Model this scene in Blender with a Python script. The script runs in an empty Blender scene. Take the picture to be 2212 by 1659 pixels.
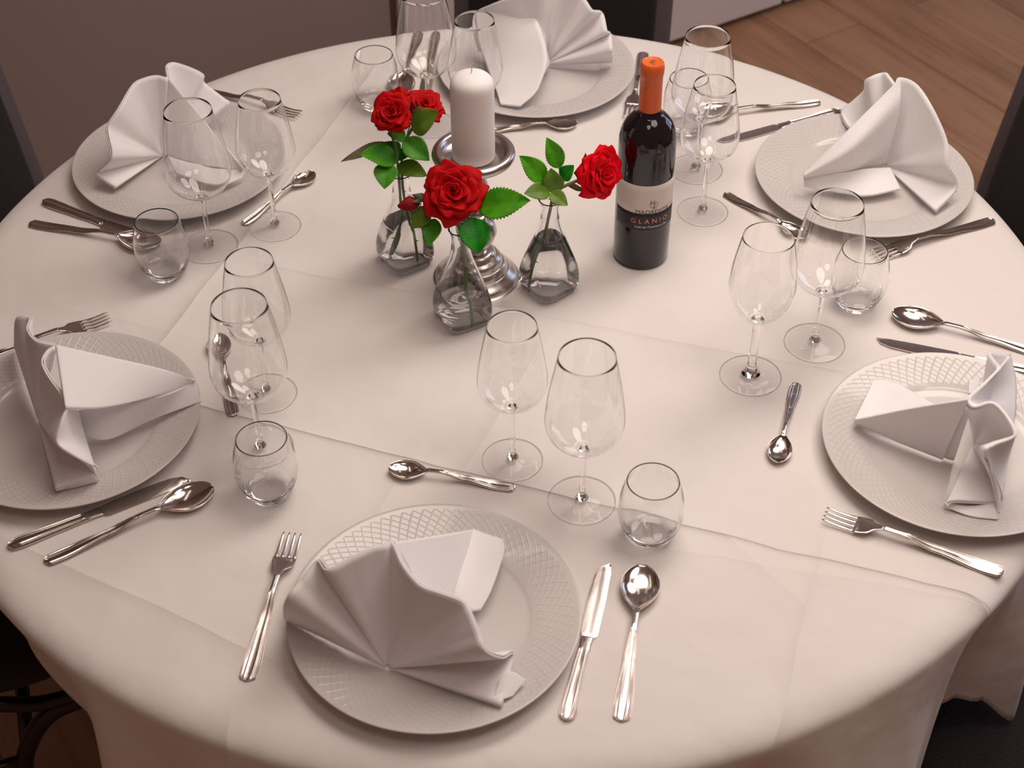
import bpy, math, random, json
from mathutils import Vector, Matrix
R = math.radians
SC = bpy.context.scene
COL = SC.collection
TZ = 0.75                       # height of the table top

# ------------------------------------------------------------------ camera
cam_d = bpy.data.cameras.new('camera')
cam = bpy.data.objects.new('camera', cam_d); COL.objects.link(cam); SC.camera = cam
FW = Vector((0, 0.74205225, -0.67034205)); RX = Vector((0.99999112, -0.00282512, -0.00312734)); UP = Vector((0.00421444, 0.6703361, 0.74204566))
m = Matrix.Identity(4)
for i in range(3):
    m[i][0] = RX[i]; m[i][1] = UP[i]; m[i][2] = -FW[i]; m[i][3] = (0.01463665, -1.59987724, TZ + 1.29907629)[i]
cam.matrix_world = m
cam_d.sensor_width = 36; cam_d.sensor_fit = 'HORIZONTAL'
cam_d.lens = 3372.703 / 2212 * 36
cam_d.clip_start = 0.02; cam_d.clip_end = 60
cam_d.dof.use_dof = True; cam_d.dof.focus_distance = 2.0; cam_d.dof.aperture_fstop = 6.5

# ------------------------------------------------------------------ world, lights, exposure
w = bpy.data.worlds.new('world'); SC.world = w; w.use_nodes = True
bg = w.node_tree.nodes['Background']; bg.inputs[0].default_value = (0.64, 0.375, 0.285, 1); bg.inputs[1].default_value = 0.275

def area(name, loc, target, sx, sy, power, colr, shape='RECTANGLE', roll=0, spread=180):
    l = bpy.data.lights.new(name, 'AREA'); l.shape = shape; l.size = sx; l.size_y = sy
    l.energy = power; l.color = colr; l.spread = R(spread)
    o = bpy.data.objects.new(name, l); COL.objects.link(o); o.location = loc
    d = Vector(target) - Vector(loc)
    q = d.to_track_quat('-Z', 'Y'); o.rotation_euler = (q.to_matrix() @ Matrix.Rotation(roll, 3, 'Z')).to_euler()
    return o
WARM = (1.0, 0.868, 0.785)
area('ceiling_or_fill_lamp', (1.0, 0.75, 2.40), (0.05, -0.1, TZ), 0.85, 0.85, 10, WARM, 'DISK', spread=150)
area('ceiling_or_fill_lamp', (0.22, 0.25, 2.50), (0.2, 0.15, 0), 0.90, 0.90, 11.0, WARM, 'DISK', spread=150)
area('ceiling_or_fill_lamp', (0.80, -0.50, 2.35), (0.65, -0.45, 0), 0.80, 0.80, 4.2, WARM, 'DISK', spread=115)
area('ceiling_or_fill_lamp', (0.10, -1.15, 2.70), (0.0, -0.4, TZ), 0.60, 0.60, 1.8, WARM, 'DISK', spread=120)  # unseen fill added on the camera side to brighten the napkin fronts
for tx, ty in ((-0.55, 0.5), (0.45, 0.9), (1.15, -0.1)):      # slim tubes, the streaks in the glasses
    area('tube_lamp', (tx, ty, 2.6), (tx, ty, 0), 0.035, 1.2, 1.1, WARM)
for iy in (0, 1):
    for iz in (0, 1):           # four panes of the daylight window, far to the right
        area('window_daylight', (3.0 + 0.42 * iy, 2.30 - 0.80 * iy, 0.95 + 0.92 * iz), (0.2, 0, TZ), 0.84, 0.84, 7, (0.55, 0.70, 1.0))
SC.view_settings.view_transform = 'Standard'; SC.view_settings.look = 'None'
SC.view_settings.exposure = -0.32; SC.view_settings.gamma = 1.0; SC.view_settings.use_curve_mapping = False
cy = SC.cycles
cy.max_bounces = 14; cy.transmission_bounces = 12; cy.glossy_bounces = 6; cy.diffuse_bounces = 4; cy.transparent_max_bounces = 24
cy.sample_clamp_indirect = 0.0; cy.caustics_refractive = True; cy.caustics_reflective = True; cy.blur_glossy = 0.6
cy.use_denoising = True; cy.use_adaptive_sampling = True; cy.adaptive_threshold = 0.035

DATA = json.loads('''{"fans": {"front": {"C": [-0.0461, -0.0657, 0.0105], "O": [[0.071, -0.1244, 0.024], [0.083, -0.062, 0.0255], [0.0722, -0.0875, 0.0555], [0.0564, -0.1001, 0.0825], [0.0489, -0.0876, 0.0945], [0.0417, -0.0726, 0.105], [0.0335, -0.063, 0.1125], [0.0133, -0.0623, 0.1245], [-0.0049, -0.0601, 0.132], [-0.0164, -0.0497, 0.1365], [-0.0265, -0.032, 0.1365], [-0.0365, -0.0071, 0.1365], [-0.0453, -0.0104, 0.1365], [-0.0575, -0.0139, 0.1365], [-0.079, -0.0237, 0.132], [-0.1008, -0.0315, 0.1245], [-0.1135, -0.013, 0.117], [-0.1287, -0.0286, 0.1065], [-0.1448, -0.043, 0.0915], [-0.1556, -0.0109, 0.024]], "P": [[[[-0.036, -0.0075, 0.137], [-0.002, 0.0429, 0.09], [0.0392, 0.1023, 0.036]], [[-0.0087, -0.023, 0.075], [0.0048, -0.0076, 0.05], [0.017, 0.0058, 0.034]]], [[[0.0392, 0.1023, 0.036], [0.0558, 0.0948, 0.035], [0.0717, 0.0886, 0.034]], [[0.0267, 0.064, 0.034], [0.0471, 0.055, 0.034], [0.0729, 0.0733, 0.03]], [[0.0131, 0.0287, 0.034], [0.0364, 0.0234, 0.03], [0.0607, 0.0266, 0.026]], [[0.0234, 0.0027, 0.024], [0.0366, -0.0013, 0.022], [0.0486, 0.0017, 0.02]]], [[[0.0699, -0.0931, 0.03], [0.0804, -0.0866, 0.03], [0.0951, -0.0925, 0.024]], [[0.0636, -0.1104, 0.024], [0.072, -0.114, 0.022], [0.0814, -0.1088, 0.02]]]]}, "right": {"C": [0.0239, -0.0001, 0.0105], "O": [[-0.0341, -0.11, 0.024], [-0.0254, -0.1064, 0.027], [0.0197, -0.1089, 0.028], [0.025, -0.1056, 0.038], [-0.0051, -0.1049, 0.1005], [0.0047, -0.0968, 0.1065], [0.0231, -0.0924, 0.111], [0.0299, -0.0863, 0.114], [0.0247, -0.07, 0.12], [0.0148, -0.0532, 0.1245], [0.0054, -0.0499, 0.1245], [-0.0093, -0.0507, 0.1185], [-0.0128, -0.0402, 0.1215], [0.0069, -0.0218, 0.126], [0.0298, 0.0032, 0.1275], [0.0329, 0.0268, 0.118], [0.0452, 0.0774, 0.088], [0.0862, 0.1193, 0.05]], "P": [[[[-0.1153, 0.0237, 0.03], [-0.0658, -0.0057, 0.075], [-0.0136, -0.0465, 0.128]], [[-0.1126, 0.0314, 0.02], [-0.0656, 0.0039, 0.014], [-0.0171, -0.0232, 0.011]]], [[[-0.0257, -0.0302, 0.08], [-0.0176, -0.0323, 0.095], [-0.0057, -0.0375, 0.11]], [[-0.0161, -0.0185, 0.011], [-0.0095, -0.0227, 0.011], [-0.0044, -0.0241, 0.011]]], [[[-0.0772, 0.1027, 0.022], [-0.064, 0.102, 0.022], [-0.049, 0.0912, 0.024]], [[-0.1141, 0.0274, 0.026], [-0.0819, 0.0258, 0.03], [-0.0239, 0.0272, 0.05]]], [[[0.027, -0.0039, 0.133], [0.0032, -0.0312, 0.134], [-0.0149, -0.0476, 0.128], [-0.0124, -0.059, 0.127], [0.0024, -0.0574, 0.131], [0.0108, -0.0629, 0.133], [0.0205, -0.079, 0.128], [0.0256, -0.0949, 0.122], [0.0191, -0.1006, 0.119], [0.0009, -0.1057, 0.115], [-0.0084, -0.1135, 0.109], [0.0252, -0.1041, 0.037]], [[0.0907, 0.1277, 0.04], [0.0944, 0.1016, 0.022], [0.0863, 0.0631, 0.016], [0.0695, 0.0112, 0.013], [0.053, -0.0334, 0.013], [0.0393, -0.0742, 0.0135], [0.0217, -0.124, 0.016]]], [[[-0.0342, -0.1005, 0.02], [-0.0061, -0.1067, 0.019], [0.0205, -0.108, 0.027]], [[-0.0323, -0.1025, 0.0145], [-0.0079, -0.118, 0.0155], [0.0208, -0.1252, 0.017]]], [[[0.0336, 0.0887, 0.034], [0.0459, 0.0892, 0.034]], [[0.0287, 0.0685, 0.03], [0.0405, 0.069, 0.03]]]]}, "rback": {"C": [0.0377, 0.0319, 0.0105], "O": [[0.082, -0.1009, 0.024], [0.1159, -0.0666, 0.0405], [0.0984, -0.0616, 0.075], [0.0958, -0.0383, 0.1005], [0.0785, 0.0005, 0.129], [0.0633, 0.0429, 0.1395], [0.0447, 0.061, 0.1395], [0.0362, 0.048, 0.1365], [0.0329, 0.0744, 0.132], [0.0292, 0.0981, 0.126], [0.0085, 0.1027, 0.1125], [0.0196, 0.1465, 0.0675], [0.0078, 0.1549, 0.0435], [-0.0087, 0.1518, 0.027], [-0.0066, 0.1213, 0.024]], "P": [[[[-0.0941, -0.0372, 0.042], [-0.0292, -0.0019, 0.098], [0.0426, 0.0519, 0.145]], [[-0.0951, -0.0424, 0.044], [-0.0309, -0.0326, 0.082], [0.041, 0.027, 0.11]], [[-0.0923, -0.0331, 0.036], [-0.0279, -0.0159, 0.034], [0.0364, 0.028, 0.014]]], [[[-0.0924, -0.03, 0.036], [-0.0425, -0.0236, 0.034], [-0.0043, -0.0092, 0.032], [0.037, 0.0002, 0.028]], [[-0.0903, -0.0356, 0.022], [-0.0446, -0.05, 0.019], [-0.0036, -0.0552, 0.019], [0.0448, -0.0421, 0.021]]]]}, "back": {"C": [0.0117, 0.0153, 0.0105], "O": [[0.1198, 0.002, 0.024], [0.1166, -0.0321, 0.063], [0.1147, -0.0044, 0.0765], [0.108, -0.0148, 0.0885], [0.1021, 0.0153, 0.102], [0.0853, -0.003, 0.117], [0.07, 0.0174, 0.129], [0.0491, 0.0075, 0.138], [0.034, 0.027, 0.1425], [0.0082, 0.0019, 0.1425], [-0.0197, 0.0072, 0.138], [-0.0437, 0.0119, 0.129], [-0.0729, 0.0288, 0.108], [-0.0956, 0.0509, 0.0825], [-0.0992, 0.0263, 0.066], [-0.0915, 0.0365, 0.024]], "P": [[[[-0.0169, 0.0452, 0.115], [0.0062, -0.0179, 0.085], [0.0134, -0.0593, 0.06], [-0.0002, -0.1012, 0.036], [-0.0265, -0.1287, 0.024]], [[-0.0583, 0.0336, 0.108], [-0.0488, -0.0041, 0.072], [-0.0369, -0.0474, 0.045], [-0.0419, -0.0923, 0.028], [-0.0419, -0.1227, 0.022]], [[-0.0953, 0.0408, 0.088], [-0.0906, 0.0117, 0.055], [-0.0758, -0.0285, 0.034], [-0.0611, -0.0869, 0.022], [-0.0562, -0.1174, 0.021]]], [[[-0.0169, 0.0452, 0.115], [0.0062, -0.0179, 0.085], [0.0134, -0.0593, 0.06], [-0.0002, -0.1012, 0.036]], [[0.0147, 0.0328, 0.1], [0.0148, 0.0051, 0.05], [0.0198, -0.0053, 0.024], [0.0123, -0.0123, 0.024]]]]}, "lback": {"C": [-0.0301, 0.0193, 0.0105], "O": [[-0.0783, -0.0819, 0.024], [-0.099, -0.0762, 0.038], [-0.1035, -0.0706, 0.0435], [-0.0801, -0.0774, 0.069], [-0.0764, -0.072, 0.081], [-0.0812, -0.0572, 0.0945], [-0.0819, -0.0456, 0.105], [-0.0671, -0.0275, 0.1215], [-0.0521, 0.0114, 0.135], [-0.039, 0.0265, 0.1365], [-0.0232, 0.0365, 0.135], [-0.0077, 0.0396, 0.1305], [-0.0157, 0.0782, 0.126], [-0.0054, 0.0907, 0.1245], [0.0311, 0.0847, 0.111], [0.0293, 0.0985, 0.087], [0.0552, 0.0964, 0.0615], [0.0624, 0.0944, 0.0525], [0.0415, 0.0967, 0.024]], "P": [[[[-0.004, 0.0291, 0.136], [0.0468, 0.0042, 0.075], [0.0995, -0.0506, 0.036]], [[-0.0287, 0.0141, 0.014], [0.0398, -0.0362, 0.03], [0.0982, -0.0453, 0.03]]], [[[-0.0168, -0.0169, 0.032], [0.0398, -0.0362, 0.03], [0.0981, -0.0446, 0.03]], [[-0.0013, -0.041, 0.02], [0.0615, -0.0726, 0.02], [0.0975, -0.0542, 0.021]]]]}, "left": {"C": [-0.0418, 0.0067, 0.0105], "O": [[0.0109, -0.1268, 0.024], [0.0512, -0.1089, 0.033], [0.0526, -0.1049, 0.042], [0.0312, -0.1062, 0.0615], [0.0169, -0.1017, 0.075], [0.0206, -0.0869, 0.0885], [0.0255, -0.0699, 0.0975], [0.0208, -0.058, 0.1065], [0.0032, -0.039, 0.1215], [-0.0055, -0.0218, 0.126], [-0.0029, -0.0053, 0.1275], [0.0026, 0.0064, 0.126], [-0.0212, 0.0163, 0.125], [-0.0425, 0.0523, 0.112], [-0.0506, 0.0883, 0.1], [-0.0717, 0.1008, 0.088], [-0.0902, 0.1171, 0.03]], "P": [[[[0.0062, -0.0029, 0.134], [0.0631, 0.0131, 0.1], [0.1129, 0.0272, 0.07], [0.1467, 0.0389, 0.042]], [[0.0287, -0.0812, 0.108], [0.0568, -0.0513, 0.08], [0.0919, -0.0162, 0.06], [0.1444, 0.0417, 0.036]]], [[[0.0291, -0.079, 0.106], [0.0242, -0.0958, 0.097], [0.0202, -0.1099, 0.083], [0.0347, -0.1148, 0.07], [0.056, -0.1149, 0.052]], [[0.0235, -0.0338, 0.06], [0.0295, -0.0497, 0.04], [0.0402, -0.0737, 0.024], [0.0522, -0.1022, 0.014]]], [[[0.0098, -0.1236, 0.022], [0.0293, -0.1174, 0.03], [0.0518, -0.1112, 0.034]], [[0.0087, -0.1199, 0.016], [0.0314, -0.1133, 0.0165], [0.0531, -0.1046, 0.0165]]], [[[0.0175, -0.0231, 0.05], [0.0795, -0.0149, 0.055], [0.1211, 0.0126, 0.045], [0.1451, 0.0441, 0.036]], [[0.0297, -0.0395, 0.021], [0.0552, -0.0395, 0.02], [0.0956, -0.0085, 0.02], [0.1539, 0.0228, 0.021]]]]}}, "leavesL": [[[-0.1424, 0.077, 0.1981], [-0.2006, 0.057, 0.1825], 0.0108], [[-0.1319, 0.072, 0.1782], [-0.1744, 0.042, 0.2027], 0.0258], [[-0.1427, 0.057, 0.1809], [-0.1452, 0.027, 0.1619], 0.0241], [[-0.1215, 0.077, 0.2017], [-0.0888, 0.057, 0.1843], 0.0241], [[-0.1304, 0.072, 0.167], [-0.0916, 0.047, 0.1678], 0.0197], [[-0.1311, 0.087, 0.1681], [-0.1496, 0.082, 0.1949], 0.0229], [[-0.1195, 0.087, 0.2036], [-0.1416, 0.077, 0.2114], 0.0196], [[-0.1093, 0.072, 0.2193], [-0.076, 0.067, 0.2507], 0.0265], [[-0.129, 0.077, 0.1785], [-0.1126, 0.067, 0.1875], 0.0145]], "leavesC": [[[-0.0251, -0.041, 0.1798], [0.038, -0.056, 0.2018], 0.0317], [[-0.033, -0.051, 0.173], [-0.0257, -0.081, 0.1413], 0.0309], [[-0.086, -0.036, 0.1785], [-0.1065, -0.051, 0.1573], 0.0191], [[-0.0791, -0.036, 0.1609], [-0.088, -0.066, 0.1417], 0.018], [[-0.0459, -0.036, 0.1617], [-0.0207, -0.036, 0.1888], 0.0072]], "leavesR": [[[0.0576, 0.026, 0.173], [0.0247, 0.031, 0.2082], 0.0217], [[0.0756, 0.036, 0.1866], [0.059, 0.046, 0.2251], 0.019], [[0.0681, 0.021, 0.1606], [0.0645, 0.026, 0.1927], 0.0224], [[0.0779, 0.026, 0.1761], [0.0928, 0.026, 0.1972], 0.0158], [[0.0627, 0.016, 0.1645], [0.0307, 0.001, 0.172], 0.019], [[0.0636, 0.011, 0.1664], [0.0849, -0.004, 0.157], 0.0157], [[0.0842, 0.031, 0.1647], [0.1081, 0.041, 0.1467], 0.0066]], "stemL1": [[-0.1364, 0.075, 0.2154], [-0.1325, 0.08, 0.1843], [-0.1312, 0.085, 0.1454], [-0.131, 0.087, 0.1038], [-0.1309, 0.089, 0.0724], [-0.1399, 0.08, 0.0215]], "stemL2": [[-0.1076, 0.095, 0.214], [-0.1231, 0.092, 0.1833], [-0.1274, 0.09, 0.1419], [-0.1258, 0.09, 0.1016], [-0.1216, 0.092, 0.0626], [-0.1184, 0.088, 0.0074]], "stemC": [[-0.0536, -0.03, 0.1641], [-0.0537, -0.034, 0.1543], [-0.0477, -0.036, 0.1416], [-0.0447, -0.037, 0.0991], [-0.0427, -0.04, 0.0569], [-0.0401, -0.044, 0.0065]], "stemR": [[0.1045, 0.036, 0.17], [0.0846, 0.03, 0.1644], [0.0695, 0.026, 0.1552], [0.0651, 0.026, 0.1353], [0.0573, 0.024, 0.0893], [0.0468, 0.02, 0.0434], [0.0409, 0.018, 0.0063]], "petioleC": [[-0.0518, -0.034, 0.1614], [-0.0392, -0.038, 0.1614], [-0.0304, -0.04, 0.1712], [-0.024, -0.041, 0.1802]], "petioleC2": [[-0.0518, -0.036, 0.16], [-0.042, -0.042, 0.1615], [-0.0325, -0.05, 0.1715]], "petioleC3": [[-0.0537, -0.034, 0.1557], [-0.0707, -0.034, 0.1615], [-0.0819, -0.036, 0.1644], [-0.0929, -0.036, 0.1728], [-0.101, -0.038, 0.1812]], "petioleC4": [[-0.0819, -0.036, 0.1644], [-0.0871, -0.035, 0.1776], [-0.0929, -0.034, 0.1894]], "petioleR": [[0.0683, 0.026, 0.1567], [0.063, 0.027, 0.1631], [0.057, 0.027, 0.1723]], "petioleR2": [[0.0729, 0.027, 0.1609], [0.0768, 0.03, 0.175], [0.075, 0.036, 0.187]], "rose": {"L1": [-0.1344, 0.07, 0.2464], "L2": [-0.0959, 0.105, 0.2351], "L3": [-0.1295, 0.1, 0.2492], "Lb": [-0.1076, 0.085, 0.2415], "C": [-0.0569, -0.036, 0.2002], "Cb": [-0.1097, -0.04, 0.1861], "Cg": [-0.0951, -0.033, 0.1907], "R": [0.1271, 0.045, 0.1729]}, "sz": {"ctop": 0.31195258560506095, "csh": 0.3010341924605747, "dish": 0.1988240794376851}}''')

# ------------------------------------------------------------------ materials
def mat(name, colr, rough=0.5, metal=0.0, spec=0.5, trans=0.0, ior=1.45, sss=0.0, coat=0.0, sheen=0.0):
    mt = bpy.data.materials.new(name); mt.use_nodes = True
    b = mt.node_tree.nodes['Principled BSDF']
    b.inputs['Base Color'].default_value = (*colr, 1); b.inputs['Roughness'].default_value = rough
    b.inputs['Metallic'].default_value = metal; b.inputs['IOR'].default_value = ior
    b.inputs['Specular IOR Level'].default_value = spec; b.inputs['Transmission Weight'].default_value = trans
    b.inputs['Coat Weight'].default_value = coat; b.inputs['Sheen Weight'].default_value = sheen
    if sss:
        b.inputs['Subsurface Weight'].default_value = sss; b.inputs['Subsurface Radius'].default_value = (0.012, 0.008, 0.006); b.inputs['Subsurface Scale'].default_value = 1.0
    return mt
class NT:
    """small helper for writing node graphs"""
    def __init__(s, mt): s.t = mt.node_tree; s.b = s.t.nodes['Principled BSDF']
    def n(s, kind, **kw):
        o = s.t.nodes.new(kind)
        for k, v in kw.items(): setattr(o, k, v)
        return o
    def put(s, sock, v):
        if isinstance(v, (int, float)): sock.default_value = v
        elif isinstance(v, (tuple, list)): sock.default_value = v
        else: s.t.links.new(v, sock)
    def math(s, op, a, b=0.0, c=0.0):
        o = s.n('ShaderNodeMath', operation=op)
        s.put(o.inputs[0], a); s.put(o.inputs[1], b); s.put(o.inputs[2], c)
        return o.outputs[0]
    def obj(s):
        return s.n('ShaderNodeTexCoord').outputs['Object']
    def xyz(s, v):
        o = s.n('ShaderNodeSeparateXYZ'); s.put(o.inputs[0], v); return o.outputs
    def noise(s, v, scale, detail=2.0, rough=0.5):
        o = s.n('ShaderNodeTexNoise'); s.put(o.inputs['Vector'], v); o.inputs['Scale'].default_value = scale
        o.inputs['Detail'].default_value = detail; o.inputs['Roughness'].default_value = rough
        return o.outputs[0]
    def mapping(s, v, scale=(1, 1, 1), rot=(0, 0, 0), loc=(0, 0, 0)):
        o = s.n('ShaderNodeMapping'); s.put(o.inputs[0], v)
        o.inputs['Scale'].default_value = scale; o.inputs['Rotation'].default_value = rot; o.inputs['Location'].default_value = loc
        return o.outputs[0]
    def ramp(s, f, stops):
        o = s.n('ShaderNodeValToRGB'); s.put(o.inputs[0], f); e = o.color_ramp.elements
        while len(e) < len(stops): e.new(0.5)
        for el, (p, c) in zip(e, stops): el.position = p; el.color = (*c, 1)
        return o.outputs[0]
    def bump(s, h, dist=1.0, strength=1.0):
        o = s.n('ShaderNodeBump'); s.put(o.inputs['Height'], h); o.inputs['Distance'].default_value = dist; o.inputs['Strength'].default_value = strength
        s.t.links.new(o.outputs[0], s.b.inputs['Normal'])

M = {}
M['glass'] = mat('clear_glass', (1, 1, 1), 0.0, trans=1.0, ior=1.47)
mt = M['thin'] = mat('thin_glass', (1, 1, 1), 0.0); t = NT(mt)      # the flat feet: clear sheet with Fresnel sheen
lw = t.n('ShaderNodeLayerWeight'); lw.inputs[0].default_value = 0.5
fr = t.math('MULTIPLY_ADD', t.math('POWER', lw.outputs['Facing'], 4.0), 0.7, 0.02)
tr = t.n('ShaderNodeBsdfTransparent'); tr.inputs[0].default_value = (0.997, 0.997, 0.997, 1)
gl = t.n('ShaderNodeBsdfGlossy'); gl.inputs['Roughness'].default_value = 0.02
mx = t.n('ShaderNodeMixShader'); t.put(mx.inputs[0], fr); t.put(mx.inputs[1], tr.outputs[0]); t.put(mx.inputs[2], gl.outputs[0])
t.put(t.t.nodes['Material Output'].inputs[0], mx.outputs[0])
M['water'] = mat('water', (1, 1, 1), 0.0, trans=1.0, ior=1.33)
M['steel'] = mat('polished_steel', (0.62, 0.56, 0.53), 0.13, 1.0)
M['pewter'] = mat('brushed_pewter', (0.58, 0.53, 0.51), 0.27, 1.0)
M['wax'] = mat('candle_wax', (0.90, 0.86, 0.85), 0.5, sss=0.2)
M['wick'] = mat('wick', (0.80, 0.74, 0.70), 0.8)
M['bottle'] = mat('dark_bottle_glass', (0.010, 0.006, 0.008), 0.06, spec=0.6, coat=0.3)
M['capsule'] = mat('orange_capsule', (0.78, 0.135, 0.025), 0.35)
M['label'] = mat('label_paper', (0.72, 0.64, 0.60), 0.6)
M['navy'] = mat('label_navy', (0.022, 0.016, 0.030), 0.5)
M['copper'] = mat('label_copper', (0.85, 0.27, 0.12), 0.4)
M['ink'] = mat('label_ink', (0.10, 0.075, 0.07), 0.6)
M['cream'] = mat('label_cream', (0.80, 0.72, 0.66), 0.5)
M['petal'] = mat('red_petal', (0.46, 0.0015, 0.004), 0.6, spec=0.12, sheen=0.0)
M['petal_lit'] = mat('lit_red_petal', (0.74, 0.001, 0.010), 0.6, spec=0.12, sheen=0.0)  # lighter copy of the petal red, stronger light put into its colour
M['petal_dark'] = mat('dark_red_petal', (0.22, 0.002, 0.008), 0.6, spec=0.2)
M['stem'] = mat('rose_stem', (0.13, 0.20, 0.05), 0.5)
M['sepal'] = mat('sepal_brown_green', (0.10, 0.11, 0.05), 0.6)
def leaf_mat(name, a, b):
    mt = mat(name, a, 0.45, spec=0.4); t = NT(mt)
    t.put(t.b.inputs['Base Color'], t.ramp(t.noise(t.obj(), 70, 3), [(0.35, a), (0.65, b)]))
    t.bump(t.noise(t.obj(), 350, 2), 0.0006, 0.6)
    return mt
M['leaf'] = leaf_mat('leaf_green', (0.045, 0.26, 0.003), (0.085, 0.36, 0.006))
M['leaf_deep'] = leaf_mat('leaf_deep_green', (0.004, 0.19, 0.003), (0.012, 0.30, 0.006))
M['leaf_olive'] = leaf_mat('leaf_olive', (0.09, 0.19, 0.012), (0.13, 0.25, 0.022))
M['leaf_brown'] = leaf_mat('leaf_brown', (0.13, 0.13, 0.06), (0.18, 0.15, 0.08))
M['tube'] = mat('chair_tube', (0.05, 0.042, 0.042), 0.32, 0.85)
M['border'] = mat('chair_border', (0.115, 0.092, 0.095), 0.7)
M['wood'] = mat('table_wood', (0.18, 0.10, 0.06), 0.5)
M['shadow_gap'] = mat('gap_shade', (0.03, 0.02, 0.018), 0.8)
# white china with the guilloche relief on the rim
mt = M['china'] = mat('white_china', (0.64, 0.605, 0.585), 0.16, spec=0.5, coat=0.2); t = NT(mt)
x, y, z = t.xyz(t.obj())
ang = t.math('DIVIDE', t.math('ARCTAN2', y, x), 2 * math.pi)
rr = t.math('SQRT', t.math('ADD', t.math('MULTIPLY', x, x), t.math('MULTIPLY', y, y)))
v = t.math('DIVIDE', t.math('SUBTRACT', rr, 0.106), 0.043)
def spiral(k):
    f = t.math('FRACT', t.math('ADD', t.math('MULTIPLY', ang, 76), t.math('MULTIPLY', v, k)))
    return t.math('ABSOLUTE', t.math('SUBTRACT', f, 0.5))
ridge = t.math('MAXIMUM', t.math('GREATER_THAN', 0.0, 1.0), t.math('MAXIMUM', t.math('SMOOTH_MAX', t.math('SUBTRACT', spiral(1.7), 0.38), 0.0, 0.04), t.math('SMOOTH_MAX', t.math('SUBTRACT', spiral(-5.5), 0.38), 0.0, 0.04)))
mask = t.math('MULTIPLY', t.math('GREATER_THAN', v, 0.03), t.math('LESS_THAN', v, 0.97))
t.bump(t.math('MULTIPLY', ridge, mask), 0.0030, 1.0)
# tablecloth: ironed creases and soft ripples
def cloth(name, colr, creases=(), ripple=0.013):
    mt = mat(name, colr, 0.78, spec=0.25, sheen=0.25); t = NT(mt); p = t.obj(); x, y, z = t.xyz(p)
    h = t.math('MULTIPLY', t.noise(p, 5.0, 2), ripple)
    h = t.math('ADD', h, t.math('MULTIPLY', t.noise(p, 16.0, 2), ripple * 0.25))
    wob = t.math('MULTIPLY', t.math('SUBTRACT', t.noise(p, 9.0, 1), 0.5), 0.012)
    for (ax, ay), (bx, by), hgt, wid, skew in creases:
        dx, dy = bx - ax, by - ay; L = math.hypot(dx, dy); dx /= L; dy /= L
        d = t.math('ADD', t.math('ADD', t.math('MULTIPLY', x, -dy), t.math('MULTIPLY', y, dx)), dy * ax - dx * ay)
        d = t.math('ADD', d, wob)
        s = t.math('ADD', t.math('ADD', t.math('MULTIPLY', x, dx), t.math('MULTIPLY', y, dy)), -(dx * ax + dy * ay))
        win = t.math('MULTIPLY', t.n('ShaderNodeMath', operation='MULTIPLY').outputs[0] if False else t.math('SMOOTH_MIN', t.math('MAXIMUM', t.math('MULTIPLY', t.math('ADD', s, 0.04), 14), 0.0), 1.0, 0.2),
                     t.math('SMOOTH_MIN', t.math('MAXIMUM', t.math('MULTIPLY', t.math('SUBTRACT', L + 0.04, s), 14), 0.0), 1.0, 0.2))
        pos = t.math('EXPONENT', t.math('MULTIPLY', t.math('MAXIMUM', d, 0.0), -1.0 / wid))
        neg = t.math('EXPONENT', t.math('MULTIPLY', t.math('MINIMUM', d, 0.0), 1.0 / (wid * skew)))
        h = t.math('ADD', h, t.math('MULTIPLY', t.math('MULTIPLY', t.math('MULTIPLY', pos, neg), win), hgt * 0.95))
    t.bump(h, 1.0, 1.0)
    return mt
CREASES = [((-0.40, -0.19), (0.53, -0.512), 0.0040, 0.013, 0.30), ((-0.20, 0.60), (-0.44, -0.10), 0.0032, 0.014, 0.6), ((0.36, -0.43), (0.27, -0.70), 0.0034, 0.013, 0.7),
           ((0.06, -0.08), (-0.05, -0.33), 0.0028, 0.016, 0.8), ((-0.33, 0.085), (0.44, -0.146), 0.0028, 0.013, 0.6), ((-0.10, -0.28), (-0.22, -0.60), 0.0022, 0.018, 0.8),
           ((0.12, -0.42), (0.60, -0.535), 0.0018, 0.016, 1.0), ((-0.60, 0.0), (-0.30, -0.1), 0.0016, 0.02, 1.0), ((-0.55, -0.42), (-0.1, -0.66), 0.0030, 0.016, 0.8), ((-0.27, -0.66), (-0.29, -1.1), 0.003, 0.02, 0.8), ((0.24, -0.40), (0.33, -0.52), 0.0016, 0.012, 1.0), ((0.50, -0.50), (0.70, -0.62), 0.004, 0.016, 0.6)]
M['cloth'] = cloth('white_tablecloth', (0.80, 0.755, 0.725), CREASES)
M['napkin'] = cloth('white_napkin', (0.89, 0.875, 0.88), (), 0.0016)
def weave(name, colr, scale=1500):
    mt = mat(name, colr, 0.85, spec=0.15, sheen=0.1); t = NT(mt); p = t.obj()
    x, y, z = t.xyz(p)
    g = t.math('MULTIPLY', t.math('SINE', t.math('MULTIPLY', t.math('ADD', x, z), scale)), t.math('SINE', t.math('MULTIPLY', t.math('ADD', y, t.math('MULTIPLY', z, -0.6)), scale)))
    t.bump(g, 0.0005, 1.0)
    t.put(t.b.inputs['Base Color'], t.ramp(t.math('MULTIPLY_ADD', g, 0.5, 0.5), [(0.2, tuple(c * 0.6 for c in colr)), (0.9, tuple(c * 1.6 for c in colr))]))
    return mt
M['fabric'] = weave('chair_fabric', (0.026, 0.021, 0.021))
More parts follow.
